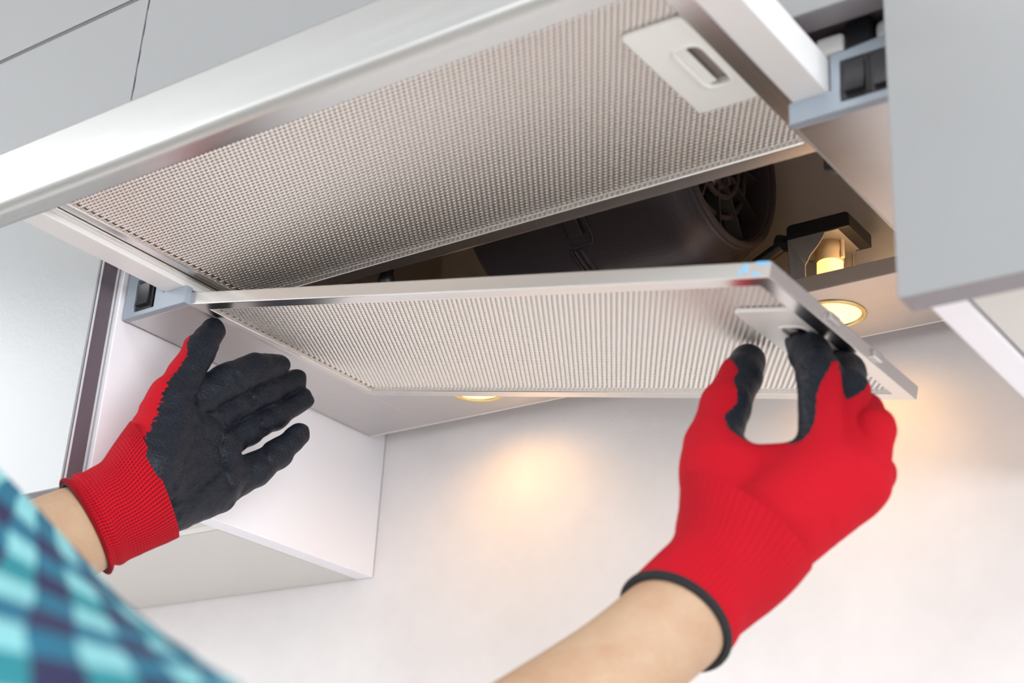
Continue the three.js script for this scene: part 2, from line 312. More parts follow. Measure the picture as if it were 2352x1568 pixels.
  const dg = new THREE.LatheGeometry(prof.map(([a, b]) => new THREE.Vector2(a, b)), 72); dg.rotateZ(-Math.PI / 2);
  mesh('drum', dg, M.blackGloss, fan);
  const spin = (name, g, parent) => { g.rotateZ(-Math.PI / 2); return mesh(name, g, M.blackGloss, parent); };
  const ring = new THREE.TorusGeometry(0.0695, 0.0028, 10, 72); ring.rotateX(Math.PI / 2); ring.translate(0, 0.090, 0); spin('intake_ring', ring, fan);
  for (const [r, y] of [[0.047, 0.078], [0.033, 0.081]]) { const t = new THREE.TorusGeometry(r, 0.0022, 8, 56); t.rotateX(Math.PI / 2); t.translate(0, y, 0); spin('cage_ring', t, fan); }
  const hub = new THREE.LatheGeometry([[0, 0.089], [0.010, 0.088], [0.016, 0.084], [0.026, 0.081], [0.028, 0.076], [0.028, 0.050], [0, 0.050]].map(([a, b]) => new THREE.Vector2(a, b)), 40); spin('hub', hub, fan);
  for (let k = 0; k < 12; k++) { const b = new THREE.BoxGeometry(0.042, 0.010, 0.0018); b.translate(0.046, 0.0775, 0); b.rotateY(k / 12 * Math.PI * 2 + 0.1); spin('rib', b, fan); }
  for (let k = 0; k < 30; k++) { const b = new THREE.BoxGeometry(0.014, 0.03, 0.0012); b.rotateY(0.6); b.translate(0.054, 0.056, 0); b.rotateY(k / 30 * Math.PI * 2); spin('impeller_blade', b, fan); }
  for (let k = 0; k < 5; k++) { const b = new THREE.BoxGeometry(0.012, 0.004, 0.003); b.translate(0.020, 0.085, 0); b.rotateY(k / 5 * Math.PI * 2 + 0.4); spin('hub_fin', b, fan); }
  const sc = new THREE.CylinderGeometry(0.0022, 0.0022, 0.003, 14); sc.translate(0.030, 0.0845, 0.012); sc.rotateZ(-Math.PI / 2); mesh('screw', sc, M.alu, fan);
  // housing seam: raised rim, latch
  const seam = []; for (let k = 0; k <= 16; k++) { const a = -0.5 + k / 16 * 1.0; seam.push([-0.0040 - 0.0035 * k / 16 * 0, -(R + 0.0005) * Math.cos(a), (R + 0.0005) * Math.sin(a)]); }
  for (const [dx, r] of [[-0.0050, 0.0007], [-0.0022, 0.0013], [0.0026, 0.0013]]) mesh('seam_rib', tube(seam.map(([x, y, z]) => [x + dx, y, z]), r, 40, 8), M.blackGloss, fan);
  const latch = put(new THREE.Group(), 'latch', fan), arc = (x, a, r) => [x, -r * Math.cos(a), r * Math.sin(a)];
  const rim = [arc(0.0120, 0.95, R + 0.0004), arc(0.0120, 0.75, R + 0.0006), arc(0.0118, 0.585, R + 0.0006), arc(0.0092, 0.535, R + 0.0006), arc(0.0030, 0.530, R + 0.0006), arc(-0.0070, 0.530, R + 0.0006), arc(-0.0096, 0.555, R + 0.0003)];
  mesh('latch_rim', tube(rim, 0.0010, 70, 8), M.blackGloss, latch);
  const lt = box(-0.0050, 0.0062, -R - 0.0016, -R + 0.004, -0.0062, 0.0075, 0.0007); lt.rotateX(-0.70); mesh('latch_tongue', lt, M.blackGloss, latch);
  const lg2 = box(0.0066, 0.0088, -R - 0.0004, -R + 0.004, -0.0060, 0.0120, 0.0003); lg2.rotateX(-0.70); mesh('latch_gap', lg2, M.black, latch);
  const lg3 = box(-0.0064, -0.0053, -R - 0.0004, -R + 0.004, -0.0066, 0.0066, 0.0003); lg3.rotateX(-0.70); mesh('latch_gap', lg3, M.black, latch);
}
// ---------------------------------------------------------------- lamps in the rear strip
function lamp(x, label, open) {
  const t = thing('spot_lamp', label, 'lamp', [x, 0, -0.2345], 'lamps in the hood strip');
  const ring = new THREE.LatheGeometry([[0.0196, 0.0012], [0.0200, -0.0002], [0.0212, -0.0012], [0.0226, -0.0012], [0.0236, -0.0004], [0.0238, 0.0001], [0.0222, 0.0006], [0.0216, 0.004]].map(([a, b]) => new THREE.Vector2(a, b)), 64); mesh('rim', ring, M.brass, t);
  // ridged front glass
  const n = 24, pos = [];
  for (let i = 0; i < n; i++) for (let k = 0; k < 48; k++) { const q = (a, b) => { const r = 0.0202 * a / n, th = b / 48 * Math.PI * 2, px = r * Math.cos(th), pz = r * Math.sin(th); return [px, 0.0006 - 0.0012 * (1 - (a / n) ** 2) - 0.00035 * Math.abs(Math.sin(px * 1050)) * (1 - (a / n) ** 4), pz]; }; const A = q(i, k), B = q(i + 1, k), C = q(i + 1, k + 1), D = q(i, k + 1); if (i) pos.push(...A, ...B, ...C, ...A, ...C, ...D); else pos.push(...A, ...B, ...C); }
  let g = new THREE.BufferGeometry(); g.setAttribute('position', new THREE.Float32BufferAttribute(pos, 3)); g = mergeVertices(g, 1e-6); g.computeVertexNormals(); { const p = g.attributes.position, uv = []; for (let i = 0; i < p.count; i++) uv.push(p.getX(i) / 0.0404 + 0.5, p.getZ(i) / 0.0404 + 0.5); g.setAttribute('uv', new THREE.Float32BufferAttribute(uv, 2)); } mesh('lens', g, M.lens, t);
  const refl = new THREE.LatheGeometry([[0.0214, 0.0035], [0.0210, 0.010], [0.0180, 0.018], [0.0115, 0.0255], [0.0092, 0.0285], [0.0090, 0.0390]].map(([a, b]) => new THREE.Vector2(a, b)), 48); mesh('bulb', refl, M.bulb, t);
  const sk = new THREE.LatheGeometry([[0.0088, 0.0385], [0.0096, 0.0390], [0.0096, 0.0450], [0.0102, 0.0455], [0.0102, 0.0535], [0, 0.0535]].map(([a, b]) => new THREE.Vector2(a, b)), 40); mesh('socket', sk, M.ceramic, t);
  const pin = new THREE.CylinderGeometry(0.0015, 0.0015, 0.014, 12); pin.translate(0.0108, 0.0465, 0.003); mesh('socket_pin', pin, M.ceramic, t);
  // bent zinc strap: front plate with a cut corner, rear plate, black cap
  const fs = new THREE.Shape(); fs.moveTo(-0.0225, 0.002); fs.lineTo(-0.0085, 0.002); fs.lineTo(-0.0085, 0.030); fs.quadraticCurveTo(-0.008, 0.037, -0.003, 0.041); fs.quadraticCurveTo(0.003, 0.047, 0.0055, 0.0535); fs.lineTo(-0.0225, 0.0535); fs.lineTo(-0.0215, 0.034); fs.lineTo(-0.0230, 0.030);
  const slot = roundRect(new THREE.Path(), -0.0185, -0.0135, 0.0140, 0.0160, 0.0006); fs.holes.push(slot);
  const sg = new THREE.ExtrudeGeometry(fs, { depth: 0.0009, bevelEnabled: false, curveSegments: 16 }); sg.translate(0, 0, 0.0185);
  { const p = sg.attributes.position; for (let i = 0; i < p.count; i++) { const y = p.getY(i); p.setZ(i, p.getZ(i) + (y < 0.034 ? 0.0025 * Math.min(1, (0.034 - y) / 0.004) : 0)); } sg.computeVertexNormals(); }
  mesh('bracket', metreUV(sg), M.zinc, t);
  mesh('bracket', join(box(-0.0200, 0.0125, 0.002, 0.0535, -0.0165, -0.0157, 0.0002), box(0.0117, 0.0125, 0.004, 0.0480, -0.016, -0.012, 0.0003), box(-0.0225, 0.0150, 0.0529, 0.0537, -0.0160, 0.0192, 0.0002)), M.zinc, t);
  const cap = new THREE.Shape(); cap.moveTo(-0.0225, 0); cap.lineTo(0.0225, 0); cap.lineTo(0.0225, 0.008); cap.quadraticCurveTo(0.0222, 0.0100, 0.020, 0.0102); cap.lineTo(-0.020, 0.0102); cap.quadraticCurveTo(-0.0222, 0.01, -0.0225, 0.008);
  const cg = new THREE.ExtrudeGeometry(cap, { depth: 0.036, bevelThickness: 0.0012, bevelSize: 0.0008, bevelSegments: 2 }); cg.translate(0, 0.0540, -0.0175); mesh('cap', metreUV(cg), M.black, t);
  const sl = new THREE.CylinderGeometry(0.0062, 0.0056, 0.012, 18); sl.rotateZ(1.25); sl.translate(-0.0285, 0.0565, 0.010); mesh('cable_sleeve', sl, M.black, t);
  mesh('cable', tube([[-0.030, 0.056, 0.010], [-0.045, 0.047, 0.012], [-0.065, 0.036, 0.014], [-0.09, 0.030, 0.01], [-0.12, 0.034, 0]], 0.0046, 40, 12), M.black, t);
  const l = new THREE.SpotLight(rgb(1, 0.53, 0.17), LIGHT.spot, 4, 1.36, 0.8, 2); l.position.set(0, -0.0035, 0); l.target.position.set(0, -1, -0.25); t.add(l, l.target); l.name = 'lamp_light'; l.target.name = 'lamp_target'; l.castShadow = true; l.shadow.radius = 0.7; l.shadow.camera.near = 0.004;
  if (x > 0) { const i = new THREE.PointLight(rgb(1, 0.70, 0.42), 0.0035, 1, 2); i.position.set(0.030, 0.024, 0.012); t.add(i); i.name = 'spill_light'; i.shadow.radius = 0.3; }
  return t;
}
lamp(0.151, 'lit spot lamp at the right, its socket and zinc bracket visible above the strip');
lamp(-0.151, 'lit warm spot lamp at the left of the strip, half hidden by the tilted filter');

// ---------------------------------------------------------------- grease filters
const FW = 0.4634, FD = 0.1994, FT = 0.0092, RAIL = 0.0112;
function makeFilter(label) {                             // origin: front left corner of the lower face, depth towards -z
  const t = thing('grease_filter', label, 'grease filter', [0, 0, 0], 'aluminium grease filters');
  const s = new THREE.Shape(); s.moveTo(0, 0); s.lineTo(FW, 0); s.lineTo(FW, FD); s.lineTo(0, FD);
  s.holes.push(roundRect(new THREE.Path(), RAIL, FW - RAIL, RAIL, FD - RAIL, 0.0006));
  const g = new THREE.ExtrudeGeometry(s, { depth: FT - 0.0012, bevelThickness: 0.0006, bevelSize: 0.0006, bevelOffset: -0.0006, bevelSegments: 2 }); g.rotateX(-Math.PI / 2); g.translate(0, 0.0006, 0);
  mesh('frame', metreUV(g), M.alu, t);
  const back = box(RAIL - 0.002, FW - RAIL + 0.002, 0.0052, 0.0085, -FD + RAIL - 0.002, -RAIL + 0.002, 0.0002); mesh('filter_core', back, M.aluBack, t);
  // expanded metal: one slitted, raised cell repeated
  const PX = 0.0039, PZ = 0.0030, nx = Math.floor((FW - 2 * RAIL) / PX), nz = Math.floor((FD - 2 * RAIL) / PZ), ax = (FW - 2 * RAIL) / nx, az = (FD - 2 * RAIL) / nz;
  const NU = 8, NV = 7, pos = [], idx = [], P = { x: 0.416, w: 0.0365, b: 0.047, d: 0.085 };
  for (let j = 0; j <= NV; j++) for (let i = 0; i <= NU; i++) {
    const u = i / NU, v = j / NV, ridge = (0.5 - 0.5 * Math.cos(2 * Math.PI * u)) ** 0.8, lift = v < 0.72 ? Math.sin(v / 0.72 * Math.PI / 2) ** 1.2 : Math.max(0, 1 - (v - 0.72) / 0.2);
    pos.push((u - 0.5) * ax, -0.00095 * (ridge * lift + 0.12 * ridge), (v - 0.5) * az);
  }
  for (let j = 0; j < NV; j++) for (let i = 0; i < NU; i++) {
    const u = (i + 0.5) / NU, v = (j + 0.5) / NV;
    if (u > 0.16 && u < 0.84 && v > 0.83) continue;                        // the slit under the raised strand
    const a = j * (NU + 1) + i, b = a + 1, c = a + NU + 1, d = c + 1; idx.push(a, b, c, b, d, c);
  }
  const cell = new THREE.BufferGeometry(); cell.setAttribute('position', new THREE.Float32BufferAttribute(pos, 3)); cell.setIndex(idx); cell.computeVertexNormals();
  const spots = []; for (let j = 0; j < nz; j++) for (let i = 0; i < nx; i++) {
    const x = RAIL + (i + 0.5 + (j % 2 ? 0.25 : -0.25)) * ax, z = RAIL + (j + 0.5) * az;
    if (x > P.x + 0.004 && x < P.x + P.w - 0.004 && z > P.b + 0.004 && z < P.b + P.d - 0.004) continue;
    spots.push([x, z]);
  }
  const im = new THREE.InstancedMesh(cell, M.aluMesh, spots.length), m = new THREE.Matrix4();
  spots.forEach(([x, z], k) => im.setMatrixAt(k, m.makeTranslation(x, 0.0036, -z)));
  im.castShadow = im.receiveShadow = true; im.userData.kind = 'stuff'; put(im, 'expanded_mesh', t);
  // handle plate with a recessed finger slot
  const ps = roundRect(new THREE.Shape(), 0, P.w, 0, P.d, 0.004), sx0 = 0.0168, sx1 = 0.0322, sy0 = 0.0240, sy1 = 0.0640;
  ps.holes.push(roundRect(new THREE.Path(), sx0, sx1, sy0, sy1, 0.0062));
  const pg = new THREE.ExtrudeGeometry(ps, { depth: 0.0016, bevelThickness: 0.0005, bevelSize: 0.0005, bevelOffset: -0.0005, bevelSegments: 2, curveSegments: 10 }); pg.rotateX(-Math.PI / 2); pg.translate(P.x, 0.0006, -P.b);
  const plate = mesh('handle_plate', metreUV(pg), M.plate, t);
  const rim = new THREE.Shape(); roundRect(rim, sx0 - 0.0012, sx1 + 0.0006, sy0 - 0.0012, sy1 + 0.0006, 0.0068); rim.holes.push(roundRect(new THREE.Path(), sx0, sx1, sy0, sy1, 0.0062));
  const rg = new THREE.ExtrudeGeometry(rim, { depth: 0.0006, bevelThickness: 0.0005, bevelSize: 0.0004, bevelSegments: 2, curveSegments: 10 }); rg.rotateX(-Math.PI / 2); rg.translate(P.x, -0.0003, -P.b); mesh('slot_rim', metreUV(rg), M.plate, plate);
  const px0 = P.x + sx0 - 0.0012, px1 = P.x + sx1 + 0.0012, pz0 = -P.b - sy1 - 0.0012, pz1 = -P.b - sy0 + 0.0012;
  mesh('slot_pocket', join(box(px0, px1, 0.0072, 0.0080, pz0, pz1, 0.0002), box(px0, px0 + 0.0008, 0.002, 0.0075, pz0, pz1, 0.0002), box(px1 - 0.0008, px1, 0.002, 0.0075, pz0, pz1, 0.0002), box(px0, px1, 0.002, 0.0075, pz0, pz0 + 0.0008, 0.0002), box(px0, px1, 0.002, 0.0075, pz1 - 0.0008, pz1, 0.0002)), M.plate, plate);
  mesh('grip_lip', box(P.x + sx0 - 0.0002, P.x + sx0 + 0.0062, 0.0016, 0.0028, -P.b - sy1 + 0.002, -P.b - sy0 - 0.002, 0.0005), M.plate, plate);
  for (const z of [-0.075, -0.135]) mesh('catch', box(FW - 0.0003, FW + 0.0026, 0.0030, 0.0084, z - 0.006, z + 0.006, 0.0012), M.alu, t);
  return t;
}
const f2 = makeFilter('loose aluminium mesh grease filter tilted down, its handle gripped by the red glove');
f2.position.set(-0.23655, 0.00076, -0.0053); f2.rotation.z = -0.18620;
mesh('blue_film', join(box(FW - 0.0165, FW - 0.0140, 0.0030, 0.0082, -0.0003, 0.0003, 0.0001), box(FW - 0.0090, FW - 0.0012, 0.0074, 0.0092, -0.0003, 0.0003, 0.0001), box(FW - 0.0105, FW - 0.0065, 0.0014, 0.0030, -0.0003, 0.0003, 0.0001), box(FW - 0.0190, FW - 0.0175, 0.0022, 0.0050, -0.0003, 0.0003, 0.0001)), std({ color: rgb(0.22, 0.50, 0.78), roughness: 0.3 }), f2);
{
  const f1 = f2.clone(); f1.name = numbered('grease_filter'); f1.remove(f1.children.find((c) => c.name.startsWith('blue_film'))); scene.add(f1);
  f1.position.set(-0.2322, 0.0185, 0.1385); f1.rotation.z = 0; f1.userData = { ...f2.userData, label: 'aluminium mesh grease filter still fitted level in the pulled-out visor' };
}
const LEFT_BONES = [
  [[-.2269,-.1439,.0223],[-.2348,-.0789,-.0159],17,13.5,'palm',1],
  [[-.2269,-.1439,.0223],[-.2389,-.0867,-.0334],17,13.5,'palm',1],
  [[-.2269,-.1439,.0223],[-.2391,-.0971,-.0497],17,13.5,'palm',1],
  [[-.2262,-.1497,.0050],[-.2334,-.1153,-.0555],16,13.5,'palm',1],
  [[-.2250,-.1594,-.0039],[-.2281,-.1277,-.0499],11,13,'palm',1],
  [[-.2163,-.1317,.0208],[-.2234,-.0893,.0013],18,14,'palm',2],
  [[-.2279,-.1329,.0221],[-.2294,-.0770,.0056],17,14,'thumb',2],
  [[-.2272,-.0757,.0046],[-.2293,-.0518,-.0082],13.5,12,'thumb',2],
  [[-.2293,-.0518,-.0082],[-.2306,-.0322,-.0171],12,11.2,'thumb',2],
  [[-.2306,-.0322,-.0171],[-.2360,-.0090,-.0319],11.2,9,'thumb',2,1],
  [[-.2359,-.0943,-.0560],[-.2347,-.1036,-.0619],10,10,'palm',1],
  [[-.2411,-.0811,-.0451],[-.2414,-.0865,-.0518],10,10,'palm',1],
  [[-.2330,-.0722,-.0164],[-.2269,-.0453,-.0446],13,12.6,'index',1],
  [[-.2269,-.0453,-.0446],[-.2261,-.0282,-.0687],12.6,11.6,'index',1],
  [[-.2261,-.0282,-.0687],[-.2287,-.0157,-.0927],11.6,9,'index',1,1],
  [[-.2384,-.0818,-.0338],[-.2373,-.0553,-.0640],12,11,'middle',1],
  [[-.2373,-.0553,-.0640],[-.2358,-.0347,-.0922],11,10.2,'middle',1],
  [[-.2358,-.0347,-.0922],[-.2333,-.0177,-.1176],10.2,8.4,'middle',1,1],
  [[-.2390,-.0941,-.0508],[-.2386,-.0703,-.0792],11.6,10.4,'ring',1],
  [[-.2386,-.0703,-.0792],[-.2370,-.0508,-.1040],10.4,9.8,'ring',1],
  [[-.2370,-.0508,-.1040],[-.2311,-.0311,-.1251],9.8,8.2,'ring',1,1],
  [[-.2365,-.1175,-.0625],[-.2328,-.0994,-.0856],13.8,12.2,'pinky',1],
  [[-.2328,-.0994,-.0856],[-.2289,-.0818,-.1036],12.2,10.4,'pinky',1],
  [[-.2289,-.0818,-.1036],[-.2231,-.0632,-.1170],10.4,8.5,'pinky',1,1],
];
const RIGHT_BONES = [
  [[.1694,-.2172,-.0429],[.2187,-.1665,-.0691],17,13.5,'palm',1],
  [[.1694,-.2172,-.0429],[.2292,-.1710,-.0767],17,13.5,'palm',1],
  [[.1702,-.2201,-.0519],[.2322,-.1769,-.0862],17,13,'palm',1],
  [[.1760,-.2279,-.0645],[.2242,-.1810,-.0919],15,10.5,'palm',1],
  [[.1604,-.2007,-.0477],[.1608,-.1673,-.0532],17,16,'palm',1],
  [[.1706,-.1697,-.0591],[.2078,-.1671,-.0748],15,14,'palm',1],
  [[.1608,-.1673,-.0532],[.1565,-.1512,-.0589],17,15.5,'thumb',2],
  [[.1565,-.1512,-.0589],[.1559,-.1227,-.0745],15.5,14,'thumb',2],
  [[.1559,-.1227,-.0745],[.1557,-.0974,-.0935],14,12.2,'thumb',2],
  [[.1557,-.0974,-.0935],[.1539,-.0828,-.1061],12.2,10.8,'thumb',2,1],
  [[.2188,-.1659,-.0689],[.2145,-.1149,-.0736],14,12.2,'index',1],
  [[.2145,-.1149,-.0736],[.2031,-.0950,-.0869],12.2,11.4,'index',1],
  [[.2031,-.0950,-.0869],[.1906,-.0792,-.1018],11.4,9.5,'index',1,1],
  [[.2286,-.1698,-.0783],[.2240,-.1206,-.0892],14,11.6,'middle',1],
  [[.2240,-.1206,-.0892],[.2150,-.1010,-.1074],11.6,11,'middle',1],
  [[.2150,-.1010,-.1074],[.2018,-.0864,-.1263],11,9,'middle',1,1],
  [[.2337,-.1768,-.0859],[.2413,-.1471,-.0838],12.5,10.6,'ring',1],
  [[.2413,-.1471,-.0838],[.2263,-.1273,-.1055],10.6,10.2,'ring',1],
  [[.2263,-.1273,-.1055],[.2109,-.1228,-.1214],10.2,9,'ring',1,1],
  [[.2259,-.1810,-.0904],[.2361,-.1680,-.0966],11,9.6,'pinky',1],
  [[.2361,-.1680,-.0966],[.2238,-.1516,-.1139],9.6,9.2,'pinky',1],
  [[.2238,-.1516,-.1139],[.2123,-.1458,-.1212],9.2,8.5,'pinky',1,1],
];
const LEFT_CUFF = [
  [[-.2385,-.1768,.0474],[-.0067,.0267,.0194],[.0289,-.0057,.0161]],
  [[-.2373,-.1746,.0449],[-.0073,.0268,.0199],[.0279,-.0054,.0156]],
  [[-.2349,-.1719,.0405],[-.0066,.0254,.0186],[.0258,-.0050,.0147]],
  [[-.2322,-.1653,.0351],[-.0050,.0263,.0179],[.0246,-.0050,.0142]],
  [[-.2287,-.1596,.0288],[-.0057,.0265,.0185],[.0235,-.0049,.0138]],
  [[-.2265,-.1533,.0237],[-.0060,.0286,.0199],[.0228,-.0049,.0136]],
  [[-.2227,-.1449,.0185],[-.0052,.0325,.0214],[.0226,-.0050,.0137]],
  [[-.2216,-.1372,.0123],[-.0057,.0344,.0228],[.0217,-.0048,.0131]],
];
const LEFT_FOREARM = [
  [[-.2237,-.1540,.0144],[-.0030,.0183,.0121],[.0170,-.0034,.0099]],
  [[-.2336,-.1697,.0352],[-.0039,.0201,.0137],[.0201,-.0038,.0114]],
  [[-.2365,-.1785,.0490],[-.0063,.0228,.0170],[.0249,-.0048,.0141]],
  [[-.2365,-.1944,.0704],[-.0069,.0243,.0183],[.0270,-.0051,.0151]],
  [[-.2294,-.2193,.1062],[-.0078,.0262,.0199],[.0310,-.0057,.0172]],
  [[-.2261,-.2376,.1347],[-.0077,.0263,.0199],[.0343,-.0061,.0186]],
];
const RIGHT_CUFF = [
  [[.1486,-.2548,-.0338],[-.0164,.0152,.0205],[.0222,.0107,.0163]],
  [[.1518,-.2502,-.0365],[-.0167,.0149,.0205],[.0222,.0096,.0171]],
  [[.1587,-.2401,-.0404],[-.0141,.0164,.0194],[.0220,.0074,.0188]],
  [[.1653,-.2322,-.0438],[-.0132,.0178,.0195],[.0214,.0050,.0206]],
  [[.1719,-.2227,-.0463],[-.0158,.0187,.0220],[.0211,.0028,.0224]],
  [[.1773,-.2133,-.0467],[-.0190,.0199,.0250],[.0215,.0015,.0241]],
  [[.1833,-.2033,-.0458],[-.0220,.0207,.0276],[.0218,.0008,.0249]],
];
const RIGHT_FOREARM = [
  [[.1623,-.2350,-.0445],[-.0118,.0170,.0180],[.0177,.0039,.0174]],
  [[.1530,-.2485,-.0365],[-.0132,.0146,.0177],[.0200,.0072,.0161]],
  [[.1480,-.2566,-.0317],[-.0154,.0145,.0194],[.0207,.0079,.0159]],
  [[.1367,-.2748,-.0152],[-.0180,.0128,.0204],[.0188,.0027,.0200]],
  [[.1131,-.3119,.0166],[-.0217,.0163,.0251],[.0220,.0008,.0248]],
  [[.0935,-.3486,.0525],[-.0234,.0205,.0286],[.0259,-.0004,.0293]],
  [[.0869,-.3666,.0751],[-.0237,.0213,.0293],[.0281,.0000,.0307]],
];
const SLEEVE = [
  [[.0840,-.2886,.3098],[-.0147,.0226,.0233],[.0320,-.0113,.0244]],
  [[.1084,-.3044,.3239],[-.0205,.0198,.0260],[.0321,-.0106,.0246]],
  [[.1486,-.3300,.3479],[-.0295,.0141,.0297],[.0314,-.0093,.0245]],
  [[.1914,-.3556,.3768],[-.0371,.0072,.0318],[.0309,-.0078,.0243]],
  [[.2210,-.3781,.3902],[-.0434,.0016,.0335],[.0302,-.0063,.0243]],
  [[.2429,-.4026,.3946],[-.0506,-.0049,.0355],[.0295,-.0042,.0246]],
  [[.2589,-.4277,.3963],[-.0566,-.0105,.0369],[.0288,-.0017,.0251]],
];
const LEFT_CREASES = [
  [[-.2179,-.0720,-.0072],[-.2166,-.0892,-.0106],[-.2168,-.1132,-.0097],[-.2184,-.1336,-.0059]],
  [[-.2179,-.0908,-.0377],[-.2181,-.1007,-.0361],[-.2153,-.1137,-.0384],[-.2099,-.1288,-.0437]],
  [[-.2174,-.0819,-.0197],[-.2152,-.0844,-.0295],[-.2165,-.0889,-.0377]],
  [[-.2110,-.1531,.0053],[-.2133,-.1421,-.0143],[-.2103,-.1204,-.0321]],
  [[-.2218,-.0382,-.0474],[-.2203,-.0464,-.0529]],
  [[-.2247,-.0504,-.0654],[-.2234,-.0569,-.0699]],
  [[-.2240,-.0677,-.0752],[-.2221,-.0742,-.0801]],
  [[-.2249,-.0875,-.0852],[-.2221,-.0945,-.0910]],
];

// ---------------------------------------------------------------- person: gloved hands, forearms, shirt sleeve
const person = thing('person', 'person in teal plaid shirt and red and black gloves reaching up to the filter', 'person');
const capsuleAt = (p, b) => { // distance to a tapered capsule, and where along it
  const ax = b.b[0] - b.a[0], ay = b.b[1] - b.a[1], az = b.b[2] - b.a[2], px = p[0] - b.a[0], py = p[1] - b.a[1], pz = p[2] - b.a[2];
  const t = Math.max(0, Math.min(1, (px * ax + py * ay + pz * az) / (ax * ax + ay * ay + az * az)));
  const dx = px - ax * t, dy = py - ay * t, dz = pz - az * t; return [Math.hypot(dx, dy, dz) - (b.ra + (b.rb - b.ra) * t), dx, dy, dz, t];
};
const smin = (a, b, k) => { const h = Math.max(0, k - Math.abs(a - b)) / k; return Math.min(a, b) - h * h * k * 0.25; };
function handSurface(bones, cell, wrinkle) {
  const groups = {}; for (const b of bones) (groups[b.g] ??= []).push(b);
  const fingers = Object.keys(groups).filter((g) => g !== 'palm');
  const field = (p) => {
    let palm = 1; for (const b of groups.palm) palm = smin(palm, capsuleAt(p, b)[0], 0.014);
    let d = palm;
    for (const f of fingers) {
      let q = 1; for (const b of groups[f]) q = smin(q, capsuleAt(p, b)[0], 0.004);
      if (q > 0.02) continue;
      const joined = smin(palm, q, f === 'thumb' ? 0.012 : 0.006); d = smin(d, joined, 0.0008);
    }
    return d + wrinkle(p);
  };
  const lo = [1e9, 1e9, 1e9], hi = [-1e9, -1e9, -1e9];
  for (const b of bones) for (let k = 0; k < 3; k++) { const r = Math.max(b.ra, b.rb) + 0.008; lo[k] = Math.min(lo[k], b.a[k] - r, b.b[k] - r); hi[k] = Math.max(hi[k], b.a[k] + r, b.b[k] + r); }
  const n = lo.map((v, k) => Math.ceil((hi[k] - v) / cell) + 1), at = (i, j, k) => (k * n[1] + j) * n[0] + i, F = new Float32Array(n[0] * n[1] * n[2]);
  for (let k = 0; k < n[2]; k++) for (let j = 0; j < n[1]; j++) for (let i = 0; i < n[0]; i++) F[at(i, j, k)] = field([lo[0] + i * cell, lo[1] + j * cell, lo[2] + k * cell]);
  const vid = new Map(), P = [], T = [];
  for (let k = 0; k < n[2] - 1; k++) for (let j = 0; j < n[1] - 1; j++) for (let i = 0; i < n[0] - 1; i++) {
    const c = []; let neg = 0; for (let q = 0; q < 8; q++) { const v = F[at(i + (q & 1), j + (q >> 1 & 1), k + (q >> 2))]; c.push(v); if (v < 0) neg++; }
    if (!neg || neg === 8) continue;
    let sx = 0, sy = 0, sz = 0, m = 0;
    for (let a = 0; a < 8; a++) for (const s of [1, 2, 4]) { const b = a | s; if (a === b || (c[a] < 0) === (c[b] < 0)) continue; const t = c[a] / (c[a] - c[b]); sx += (a & 1) + t * (s === 1); sy += (a >> 1 & 1) + t * (s === 2); sz += (a >> 2) + t * (s === 4); m++; }
    vid.set(at(i, j, k), P.length); P.push([lo[0] + (i + sx / m) * cell, lo[1] + (j + sy / m) * cell, lo[2] + (k + sz / m) * cell]);
  }
  const quad = (a, b, c, d, flip) => { a = vid.get(a); b = vid.get(b); c = vid.get(c); d = vid.get(d); if ([a, b, c, d].includes(undefined)) return; if (flip) T.push([a, c, b], [a, d, c]); else T.push([a, b, c], [a, c, d]); };
  for (let k = 1; k < n[2] - 1; k++) for (let j = 1; j < n[1] - 1; j++) for (let i = 1; i < n[0] - 1; i++) {
    const v = F[at(i, j, k)] < 0;
    if (v !== F[at(i + 1, j, k)] < 0) quad(at(i, j - 1, k - 1), at(i, j, k - 1), at(i, j, k), at(i, j - 1, k), !v);
    if (v !== F[at(i, j + 1, k)] < 0) quad(at(i - 1, j, k - 1), at(i - 1, j, k), at(i, j, k), at(i, j, k - 1), !v);
    if (v !== F[at(i, j, k + 1)] < 0) quad(at(i - 1, j - 1, k), at(i, j - 1, k), at(i, j, k), at(i - 1, j, k), !v);
  }
  const N = P.map((p) => { const e = 0.0007, g = [0, 1, 2].map((k) => { const q = [...p], r = [...p]; q[k] += e; r[k] -= e; return field(q) - field(r); }), l = Math.hypot(...g) || 1; return g.map((x) => x / l); });
  return { P, N, T };
}
// cut a surface along side = 0; returns the geometry of the wanted side
function part(S, side, want, uvOf) {
  const pos = [], nor = [], uv = [];
  const add = (a) => { pos.push(...a.p); nor.push(...a.n); uv.push(...uvOf(a.p)); };
  for (const t of S.T) {
    const v = t.map((i) => ({ p: S.P[i], n: S.N[i], s: side[i] * want })), inside = v.filter((x) => x.s >= 0).length;
    if (!inside) continue;
    const poly = []; for (let k = 0; k < 3; k++) { const a = v[k], b = v[(k + 1) % 3]; if (a.s >= 0) poly.push(a); if ((a.s >= 0) !== (b.s >= 0)) { const f = a.s / (a.s - b.s), L = (x, y) => x.map((q, i) => q + (y[i] - q) * f); poly.push({ p: L(a.p, b.p), n: L(a.n, b.n) }); } }
    for (let k = 1; k < poly.length - 1; k++) { add(poly[0]); add(poly[k]); add(poly[k + 1]); }
  }
  const g = new THREE.BufferGeometry(); g.setAttribute('position', new THREE.Float32BufferAttribute(pos, 3)); g.setAttribute('normal', new THREE.Float32BufferAttribute(nor, 3)); g.setAttribute('uv', new THREE.Float32BufferAttribute(uv, 2)); return g;
}
const dot = (a, b) => a[0] * b[0] + a[1] * b[1] + a[2] * b[2];
const ripple = (p, f, s) => Math.sin(p[0] * f + 1.3 * s) * Math.sin(p[1] * f * 1.1 + s) * Math.sin(p[2] * f * 0.9 - s);
